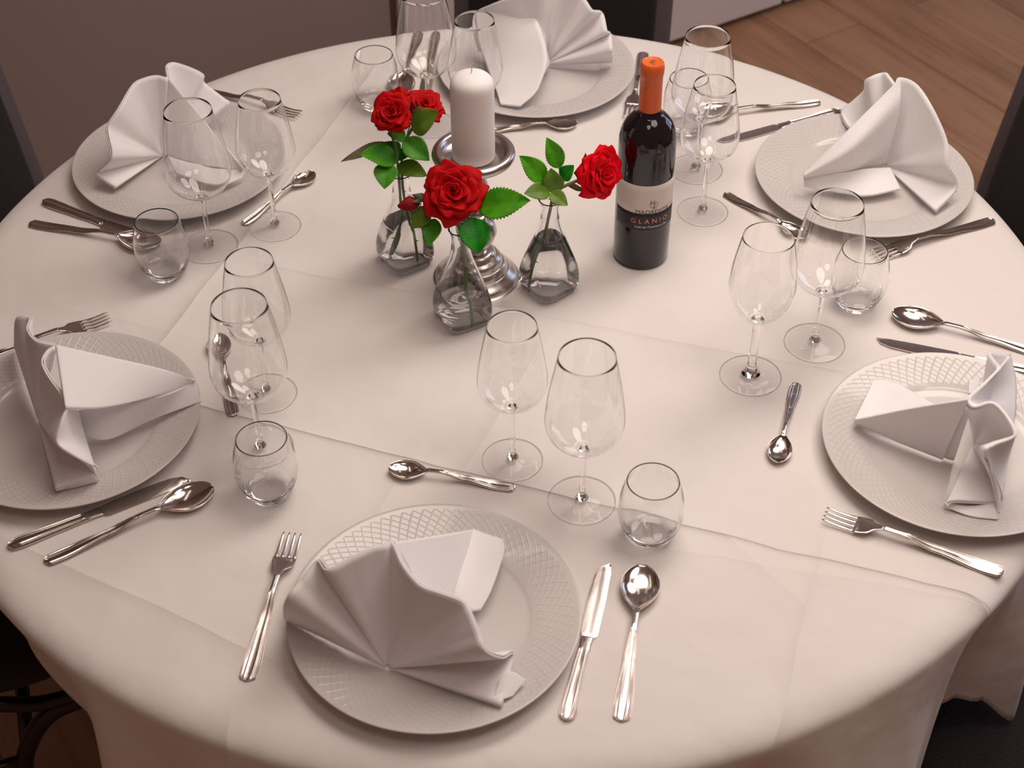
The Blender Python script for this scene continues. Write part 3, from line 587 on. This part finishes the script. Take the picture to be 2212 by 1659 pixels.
for kk, st, tip, end, anc in CUT:
    proto, L, cat, lab = CPROTO[kk]
    o = proto if kk not in seen else copy_tree(proto)
    seen.add(kk)
    a = math.atan2(tip[1] - end[1], tip[0] - end[0])
    ex, ey = end if anc == 'e' else (tip[0] - L * math.cos(a), tip[1] - L * math.sin(a))
    o.location = (ex, ey, TZ + 0.0003); o.rotation_euler = (0, 0, a)
    tag(o, lab + SET[st], cat, {'fork': 'dinner forks', 'knife': 'table knives', 'spoon': 'soup spoons', 'small': 'dessert spoons'}[kk])

# ------------------------------------------------------------------ candle and holder
hx, hy = -0.0326, 0.0535
ho = empty('candle_holder', 'silver metal candlestick with round ball stem holding the white candle', 'candle holder', (hx, hy, TZ + .0003))
mesh('base', lathe(smooth_prof([(0, 0), (.0535, 0), (.0548, .003), (.0530, .0075), (.0470, .0130), (.0435, .0165)], 30) + smooth_prof([(.0425, .0165), (.0405, .0225), (.0375, .0265), (.0368, .0268)], 12) + smooth_prof([(.0360, .0268), (.0335, .034), (.0290, .0385)], 12) + smooth_prof([(.0275, .0385), (.0245, .0435), (.0190, .0465), (0, .047)], 14), 72), M['pewter'], ho, autos=35)
mesh('stem', lathe([(0, .0472)] + smooth_prof([(.0165, .0472), (.0125, .050), (.0118, .053), (.0150, .0555), (.0235, .0620), (.0278, .0735), (.0280, .0790), (.0240, .0905), (.0150, .0980)], 40) + smooth_prof([(.0148, .0982), (.0155, .1000), (.0148, .1025), (.0108, .1050), (.0125, .1120), (.0185, .1300), (.0192, .1420), (.0150, .1600), (.0105, .1780), (.0120, .1868)], 40) + [(0, .187)], 56), M['pewter'], ho, autos=35)
mesh('dish', lathe([(0, .1872), (.020, .1872), (.040, .1895)] + [(.0462 + .0068 * math.cos(a), .1965 + .0068 * math.sin(a)) for a in (math.pi * (-0.5 + q / 12 * 1.25) for q in range(13))] + [(.0400, .1965), (.0375, .1935), (0, .193)], 80), M['pewter'], ho, autos=50)
co = empty('pillar_candle', 'white pillar candle with domed top standing on the silver holder', 'candle', (hx, hy, TZ + .1936))
mesh('wax_body', lathe([(0, 0), (.0265, 0), (.0272, .001)] + [(.0272, .001 + .099 * q / 6) for q in range(1, 7)] + smooth_prof([(.0270, .1025), (.0255, .1080), (.0215, .1130), (.0140, .1170), (.0060, .1188), (0, .1193)], 16), 64), M['wax'], co)
mesh('wick', tube([(0, 0, .1185), (.0002, 0, .124), (.0012, 0, .129), (.0030, 0.0004, .134)], lambda t: .00075 * (1 - .5 * t), 8, 12), M['wick'], co)

# ------------------------------------------------------------------ wine bottle
bo = empty('wine_bottle', 'dark red wine bottle with orange capsule and white label', 'bottle', (0.1905, 0.1007, TZ + .0003))
BR = .0376
bp = [(0, .002), (.030, .0), (.0355, .0015), (BR, .006), (BR, .05), (BR, .10), (BR, .165)] + smooth_prof([(BR, .176), (.0372, .188), (.0351, .2005), (.0308, .2115), (.0238, .2205), (.0172, .2262), (.0145, .233)], 28)[1:] + [(.0138, .25), (.0136, .27), (.0136, .295), (0, .295)]
mesh('bottle_body', lathe(bp, 80), M['bottle'], bo, autos=50)
cp = [(.0146, .2325), (.0143, .26), (.0142, .2815), (.0150, .2825), (.0153, .2850), (.0153, .2925), (.0145, .2972), (.0130, .2992), (.0118, .2984), (0, .2984)]
mesh('capsule', lathe(cp, 64), M['capsule'], bo, autos=40)
LAB_A = R(-86)                       # the label faces the camera
def wrap(v, f, rad):
    """bend a flat x-z drawing round the bottle"""
    return [(rad * math.cos(LAB_A + x / BR), rad * math.sin(LAB_A + x / BR), z) for x, _, z in v], f
def label_patch(x0, x1, z0, z1, rad, n=40):
    rows = [[(x0 + (x1 - x0) * i / n, 0, z0 + (z1 - z0) * j / 4) for i in range(n + 1)] for j in range(5)]
    v, f = grid(rows); return wrap(v, f, rad)
lb = solid(mesh('label', label_patch(-.052, .050, .0945, .1385, BR + .0003), M['label'], bo), .0002, 0)
lb['label'] = 'white paper band of the bottle label'
ln = solid(mesh('label_band', label_patch(-.049, .047, .0685, .0950, BR + .0004), M['navy'], bo), .0002, 0)
ln['label'] = 'dark navy band with copper lettering'
def text(s, size, x, z, m, name, space=1.0, shear=0.0, rad=BR + .0007, sx=1.0, parent=None):
    cu = bpy.data.curves.new('lettering', 'FONT'); cu.body = s; cu.size = size; cu.align_x = 'CENTER'; cu.space_character = space; cu.shear = shear
    tmp = bpy.data.objects.new('lettering', cu); COL.objects.link(tmp)
    dg = bpy.context.evaluated_depsgraph_get(); me = bpy.data.meshes.new_from_object(tmp.evaluated_get(dg))
    v = [(p.co.x * sx + x, 0, p.co.y + z) for p in me.vertices]; f = [tuple(p.vertices) for p in me.polygons]
    bpy.data.objects.remove(tmp); bpy.data.curves.remove(cu); bpy.data.meshes.remove(me)
    v, f = wrap(v, f, rad)
    return mesh(name, (v, f), m, parent, smooth=False)
text('GLANIO', .0098, 0.004, .0795, M['copper'], 'lettering', 1.62, parent=ln)
text('Colli del Trasimeno Doc', .0050, 0.006, .0722, M['cream'], 'lettering', 1.0, 0.35, parent=ln, sx=0.92)
text('MADREVITE', .0078, 0.007, .0950, M['ink'], 'lettering', 1.0, parent=lb, sx=1.16)
def stroke(pts, wd):
    V, F = [], []
    for a, b in zip(pts[:-1], pts[1:]):
        d = Vector((b[0] - a[0], 0, b[1] - a[1])); 
        if d.length < 1e-9: continue
        nrm = Vector((-d.z, 0, d.x)).normalized() * wd / 2; n0 = len(V)
        for p in (a, b):
            V += [Vector((p[0], 0, p[1])) - nrm, Vector((p[0], 0, p[1])) + nrm]
        F.append((n0, n0 + 2, n0 + 3, n0 + 1))
    return V, F
ex, ez = .0075, .1085
em = [stroke([(ex + rq * math.cos(a), ez + rq * math.sin(a)) for a in (2 * math.pi * q / 40 for q in range(41))], .00028) for rq in (.0056, .0042)]
em += [stroke([(ex - .0085, ez + .0008), (ex + .0085, ez + .0008)], .0003), stroke([(ex, ez - .0075), (ex, ez + .0085)], .0003), stroke([(ex - .0045, ez + .0078), (ex - .0045, ez + .003)], .0008), stroke([(ex - .0058, ez + .003), (ex + .001, ez + .003), (ex + .001, ez - .001)], .0007), stroke([(ex - .0015, ez - .005), (ex, ez - .001), (ex + .0015, ez - .005)], .0004)]
v, f = merge(*em); v, f = wrap([tuple(q) for q in v], f, BR + .0008)
mesh('emblem', (v, f), M['ink'], lb, smooth=False)
mk = [stroke([(-.0062, -.0036), (-.0048, -.0010), (-.0010, .0038), (-.0004, .0030), (-.0012, -.0030), (.0030, .0026), (.0036, .0020), (.0030, -.0026), (.0040, -.0034), (.0052, -.0024)], .0007), stroke([(.0064, -.001), (.0064, -.0002)], .0008)]
v, f = merge(*mk); mr = Matrix.Rotation(R(78), 3, 'Z')
v = [mr @ Vector((q[0], q[2], 0)) + Vector((0, 0, .2987)) for q in v]
mesh('capsule_mark', (v, f), M['ink'], bo, smooth=False)

# ------------------------------------------------------------------ vases
def vase_ring(s, z, sq, n=64, off=0.0, rot=0.0):
    row = []
    e = 2 + 2.6 * sq
    for i in range(n):
        t = 2 * math.pi * i / n; c, q = math.cos(t), math.sin(t)
        k = (abs(c) ** e + abs(q) ** e) ** (-1 / e)
        rad = (s - off) * k
        row.append((rad * math.cos(t + rot), rad * math.sin(t + rot), z))
    return row
VP = [(.0215, 0, 1), (.0265, .0012, 1), (.0305, .0065, 1), (.0325, .0150, 1), (.0330, .0260, .95), (.0318, .0400, .75), (.0280, .0580, .45), (.0225, .0770, .2), (.0165, .0960, .05), (.0128, .1120, 0), (.0112, .1260, 0), (.0115, .1360, 0), (.0138, .1430, 0), (.0152, .1455, 0)]
vs = crom([(a, b, c) for a, b, c in VP], 44)
def make_vase(label, x, y, rz, level):
    o = empty('bud_vase', label, 'vase', (x, y, TZ + .0003), rz, 'glass bud vases')
    outer = [vase_ring(p.x, max(p.y, 0), max(0, min(1, p.z))) for p in vs]
    inner = [vase_ring(p.x, max(p.y, .0075 + .002 * (1 if p.y < .004 else 0)), max(0, min(1, p.z)), off=.0024 if p.y < .12 else .0019) for p in vs]
    inner = [r for r, p in zip(inner, vs) if p.y >= .0075]
    rim = [vase_ring(vs[-1].x - .0009, vs[-1].y + .0008, 0)]
    bot = [[(q[0] * .05, q[1] * .05, .0003) for q in outer[0]]]
    ib = [[(q[0] * .02, q[1] * .02, .0072) for q in inner[0]]]
    mesh('glass_body', loft(bot + outer + rim + list(reversed(inner)) + ib), M['glass'], o)
    wr = [vase_ring(p.x, p.y, max(0, min(1, p.z)), off=.0021) for p in vs if .0075 <= p.y <= level]
    lo = [[(q[0] * .02, q[1] * .02, .0070) for q in wr[0]]]
    tp = [[(q[0] * .6, q[1] * .6, wr[-1][0][2]) for q in wr[-1]]]
    mesh('water', loft(lo + wr + tp), M['water'], o)
    return o
make_vase('glass bud vase with water standing left of the candlestick', -.129, .087, R(35), .072)
make_vase('glass bud vase with water in front of the candlestick', -.049, -.036, R(28), .058)
make_vase('glass bud vase with water between candlestick and wine bottle', .064, .026, R(40), .090)

# ------------------------------------------------------------------ roses
CAMP = Vector((0.01463665, -1.59987724, 1.29907629))
def rose_head(rad, n=30, open_=1.0, seed=1):
    rnd = random.Random(seed); parts = []
    for i in range(n):
        t = (i + 0.5) / n
        phi = i * 2.39996 + rnd.uniform(-.3, .3)
        L = rad * (0.60 + 0.60 * t) * rnd.uniform(.92, 1.08); W = rad * (0.30 + 0.62 * t) * rnd.uniform(.9, 1.12)
        base = rad * (0.03 + 0.20 * t)
        th0 = R(1 + 34 * t * open_); th1 = R(6 + 66 * t ** 1.15 * open_ + rnd.uniform(-9, 9)); curl = R(20 + 85 * t) * open_ * rnd.uniform(.7, 1.3)
        rows = []; rho = base; z = -rad * (0.16 + 0.34 * t)
        NV, NU = 14, 16
        ph_r = rnd.uniform(0, 6.28); amp = rnd.uniform(.05, .11) * t; kk = rnd.uniform(2.5, 4.5)
        point = rnd.uniform(0.0, 0.12) * (t > .45)
        for a in range(NV + 1):
            v = a / NV
            th = th0 + (th1 - th0) * v + curl * max(0, v - .70) / .30 * .75
            if a: rho += L / NV * math.sin(th); z += L / NV * math.cos(th)
            wv = W * (math.sin(math.pi * (0.10 + 0.60 * v)) ** 0.8) * (1 - 0.42 * max(0, v - .80) / .20)
            row = []
            for b in range(NU + 1):
                u = -1 + 2 * b / NU
                arc = u * wv / max(rho, rad * 0.12)
                arc = max(-2.8, min(2.8, arc))
                rag = 0.03 * rad * math.sin(9 * u + ph_r * 3) * v ** 6 * t
                tipdip = -0.14 * rad * u * u * v * v + point * rad * (1 - abs(u)) * v ** 5
                rr_ = rho + rad * (0.07 * (1 - t)) * u + amp * rad * math.sin(kk * u + ph_r) * v ** 2 + rag
                row.append(Vector((rr_ * math.cos(phi + arc), rr_ * math.sin(phi + arc), z + tipdip + amp * rad * .8 * math.cos(kk * 1.3 * u + ph_r) * v ** 2)))
            rows.append(row)
        parts.append(grid(rows))
    return merge(*parts)
def orient(vf, center, axis, spin=0.0):
    q = Vector(axis).normalized().to_track_quat('Z', 'Y').to_matrix() @ Matrix.Rotation(spin, 3, 'Z')
    return [q @ Vector(p) + Vector(center) for p in vf[0]], vf[1]
def leaf(A, B, wd, sag=0.12, fold=0.22, seed=0):
    A, B = Vector(A), Vector(B); rnd = random.Random(seed)
    d = B - A; L = d.length; d.normalize()
    nrm = ((CAMP - A).normalized() * 0.75 + Vector((0, 0, 1)) * 0.45); nrm = (nrm - d * nrm.dot(d)).normalized(); sd = d.cross(nrm)
    rows = []; NU = 48; NVv = 10
    for i in range(NU + 1):
        u = i / NU
        w_ = wd * 0.64 * (math.sin(math.pi * min(1, u ** 0.78 + .0)) ** 0.85 if 0 < u < 1 else 0.02)
        ser = 1.0 + (0.13 * ((i % 3) / 2 - .5) if 3 < i < NU - 2 else 0)
        row = []
        for j in range(NVv + 1):
            v = -1 + 2 * j / NVv
            edge = ser if abs(v) > .95 else 1.0
            p = A + d * (L * u) + sd * (w_ * v * edge) + nrm * (abs(v) * w_ * fold + math.sin(math.pi * u) * sag * L * .5 - .02 * L * math.sin(u * 9 + seed) * abs(v))
            row.append(p)
        rows.append(row)
    return grid(rows)
def sepals(center, axis, r, n=5, seed=3, back=True):
    parts = []
    for i in range(n):
        a = 2 * math.pi * i / n + seed
        rows = []
        for q in range(9):
            t = q / 8; w_ = r * .26 * math.sin(math.pi * (.18 + .8 * t)); z = -r * .9 + (1.0 if not back else .35) * r * 1.7 * t
            rho = r * (.30 + .75 * math.sin(math.pi * .6 * t)) if not back else r * (.25 + 1.05 * t)
            rows.append([Vector((rho * math.cos(a + s * w_ / max(rho, r * .2)), rho * math.sin(a + s * w_ / max(rho, r * .2)), z)) for s in (-1, -.3, .3, 1)])
        parts.append(grid(rows))
    return orient(merge(*parts), center, axis)
def bud(center, axis, r, length, seed=0):
    rows = []
    for i in range(15):
        t = i / 14
        rad = r * (math.sin(math.pi * (.06 + .90 * t ** .8)) ** .8) * (1 - .25 * t)
        rows.append([Vector((rad * (1 + .10 * math.sin(3 * a + 5 * t)) * math.cos(a), rad * (1 + .10 * math.sin(3 * a + 5 * t)) * math.sin(a), length * (t - .4))) for a in (2 * math.pi * q / 20 for q in range(20))])
    return orient(loft(rows), center, axis)
OFF = Vector((0, 0, TZ))
def part(name, vf, m, parent, th=0.0):
    o = mesh(name, ([Vector(p) + OFF - parent.location for p in vf[0]], vf[1]), m, parent)
    if th: solid(o, th, 0)
    return o
def thorns(path, n, seed):
    rnd = random.Random(seed); P = crom(path, 60); out = []
    for i in range(n):
        k = rnd.randint(8, 54); a = rnd.uniform(0, 6.28); d = Vector((math.cos(a), math.sin(a), -.3)).normalized()
        out.append(tube([P[k] + d * .0012, P[k] + d * .0060], lambda t: .0012 * (1 - .93 * t), 6))
    return merge(*out)
ROSE = DATA['rose']
def rose(label, stem_path, head, axis, rad, m, leaves, lm, srad=.0019, petioles=(), n=25, seed=1, spin=0.0, extra=None, open_=1.0):
    o = empty('rose', label, 'rose', Vector(stem_path[-1]) + OFF, 0, 'red roses in the bud vases')
    part('stem', tube(stem_path, srad, 10, 40), M['stem'], o)
    part('thorns', thorns(stem_path, 7, seed), M['sepal'], o)
    part('flower', orient(rose_head(rad, n, open_, seed), head, axis, spin), m, o, .0004)
    part('sepals', sepals(Vector(head) - Vector(axis).normalized() * rad * .35, axis, rad * .55, 5, seed), M['sepal'], o, .0004)
    for p_ in petioles: part('leaf_stalk', tube(p_, .0009, 8, 14), M['stem'], o)
    for i, (A, B, wd) in enumerate(leaves):
        part('leaf', leaf(A, B, wd, seed=seed * 10 + i), M[lm[i]], o, .00035)
    return o
LL, LC, LR = DATA['leavesL'], DATA['leavesC'], DATA['leavesR']
rose('red rose facing the camera in the left bud vase, left of the candle', DATA['stemL1'], ROSE['L1'], (-.10, -.62, .70), .0245, M['petal'],
     [LL[i] for i in (0, 1, 2, 5, 6)], ['leaf_brown', 'leaf', 'leaf', 'leaf_deep', 'leaf'], seed=4, spin=1.0)
o = rose('red double rose behind another rose in the left bud vase, partly covered by a leaf', DATA['stemL2'], ROSE['L2'], (.25, -.25, .90), .0245, M['petal'],
     [LL[i] for i in (3, 4, 7, 8)], ['leaf', 'leaf_olive', 'leaf_olive', 'leaf_deep'], seed=8)
part('flower', orient(rose_head(.0165, 20, 1.0, 12), ROSE['L3'], (-.3, -.2, .9)), M['petal'], o, .0004)
part('side_stem', tube([DATA['stemL2'][1], tuple(Vector(ROSE['L3']) + Vector((0, 0, -.012)))], .0010, 8), M['stem'], o)
bd = part('bud', bud(ROSE['Lb'], (.0, -.1, 1), .0058, .020), M['petal_dark'], o)
part('bud_stem', tube([tuple(Vector(ROSE['Lb']) + Vector((0, 0, -.006))), DATA['stemL2'][1]], .0008, 8), M['stem'], o)
sp = mesh('bud_sepals', (lambda vf: ([Vector(p) + OFF - o.location for p in vf[0]], vf[1]))(sepals(ROSE['Lb'], (.0, -.1, 1), .0085, 5, 1, False)), M['sepal'], bd); solid(sp, .0004, 0)
o = rose('large red rose in front of the candlestick, in the near bud vase', DATA['stemC'], ROSE['C'], (.05, -.66, .74), .0355, M['petal'],
     LC, ['leaf', 'leaf_deep', 'leaf_olive', 'leaf', 'leaf'], srad=.0024, petioles=[DATA['petioleC'], DATA['petioleC2'], DATA['petioleC3'], DATA['petioleC4']], n=27, seed=21, spin=.6)
bd = part('bud', bud(ROSE['Cb'], (-.75, -.45, .15), .0100, .026, 2), M['petal_dark'], o)
sp = mesh('bud_sepals', (lambda vf: ([Vector(p) + OFF - o.location for p in vf[0]], vf[1]))(sepals(Vector(ROSE['Cb']) + Vector((.006, .003, 0)), (-.75, -.45, .15), .0100, 5, 2, False)), M['sepal'], bd); solid(sp, .0004, 0)
bd = part('bud', bud(ROSE['Cg'], (-.8, -.2, .5), .0060, .020, 3), M['sepal'], o)
bd['label'] = 'closed brownish green bud'
rose('brightly lit red rose leaning right towards the wine bottle', DATA['stemR'], ROSE['R'], (.62, -.62, .30), .0350, M['petal_lit'],
     LR, ['leaf', 'leaf', 'leaf_olive', 'leaf_deep', 'leaf_olive', 'leaf_olive', 'leaf_brown'], srad=.0021, petioles=[DATA['petioleR'], DATA['petioleR2']], n=27, seed=33)
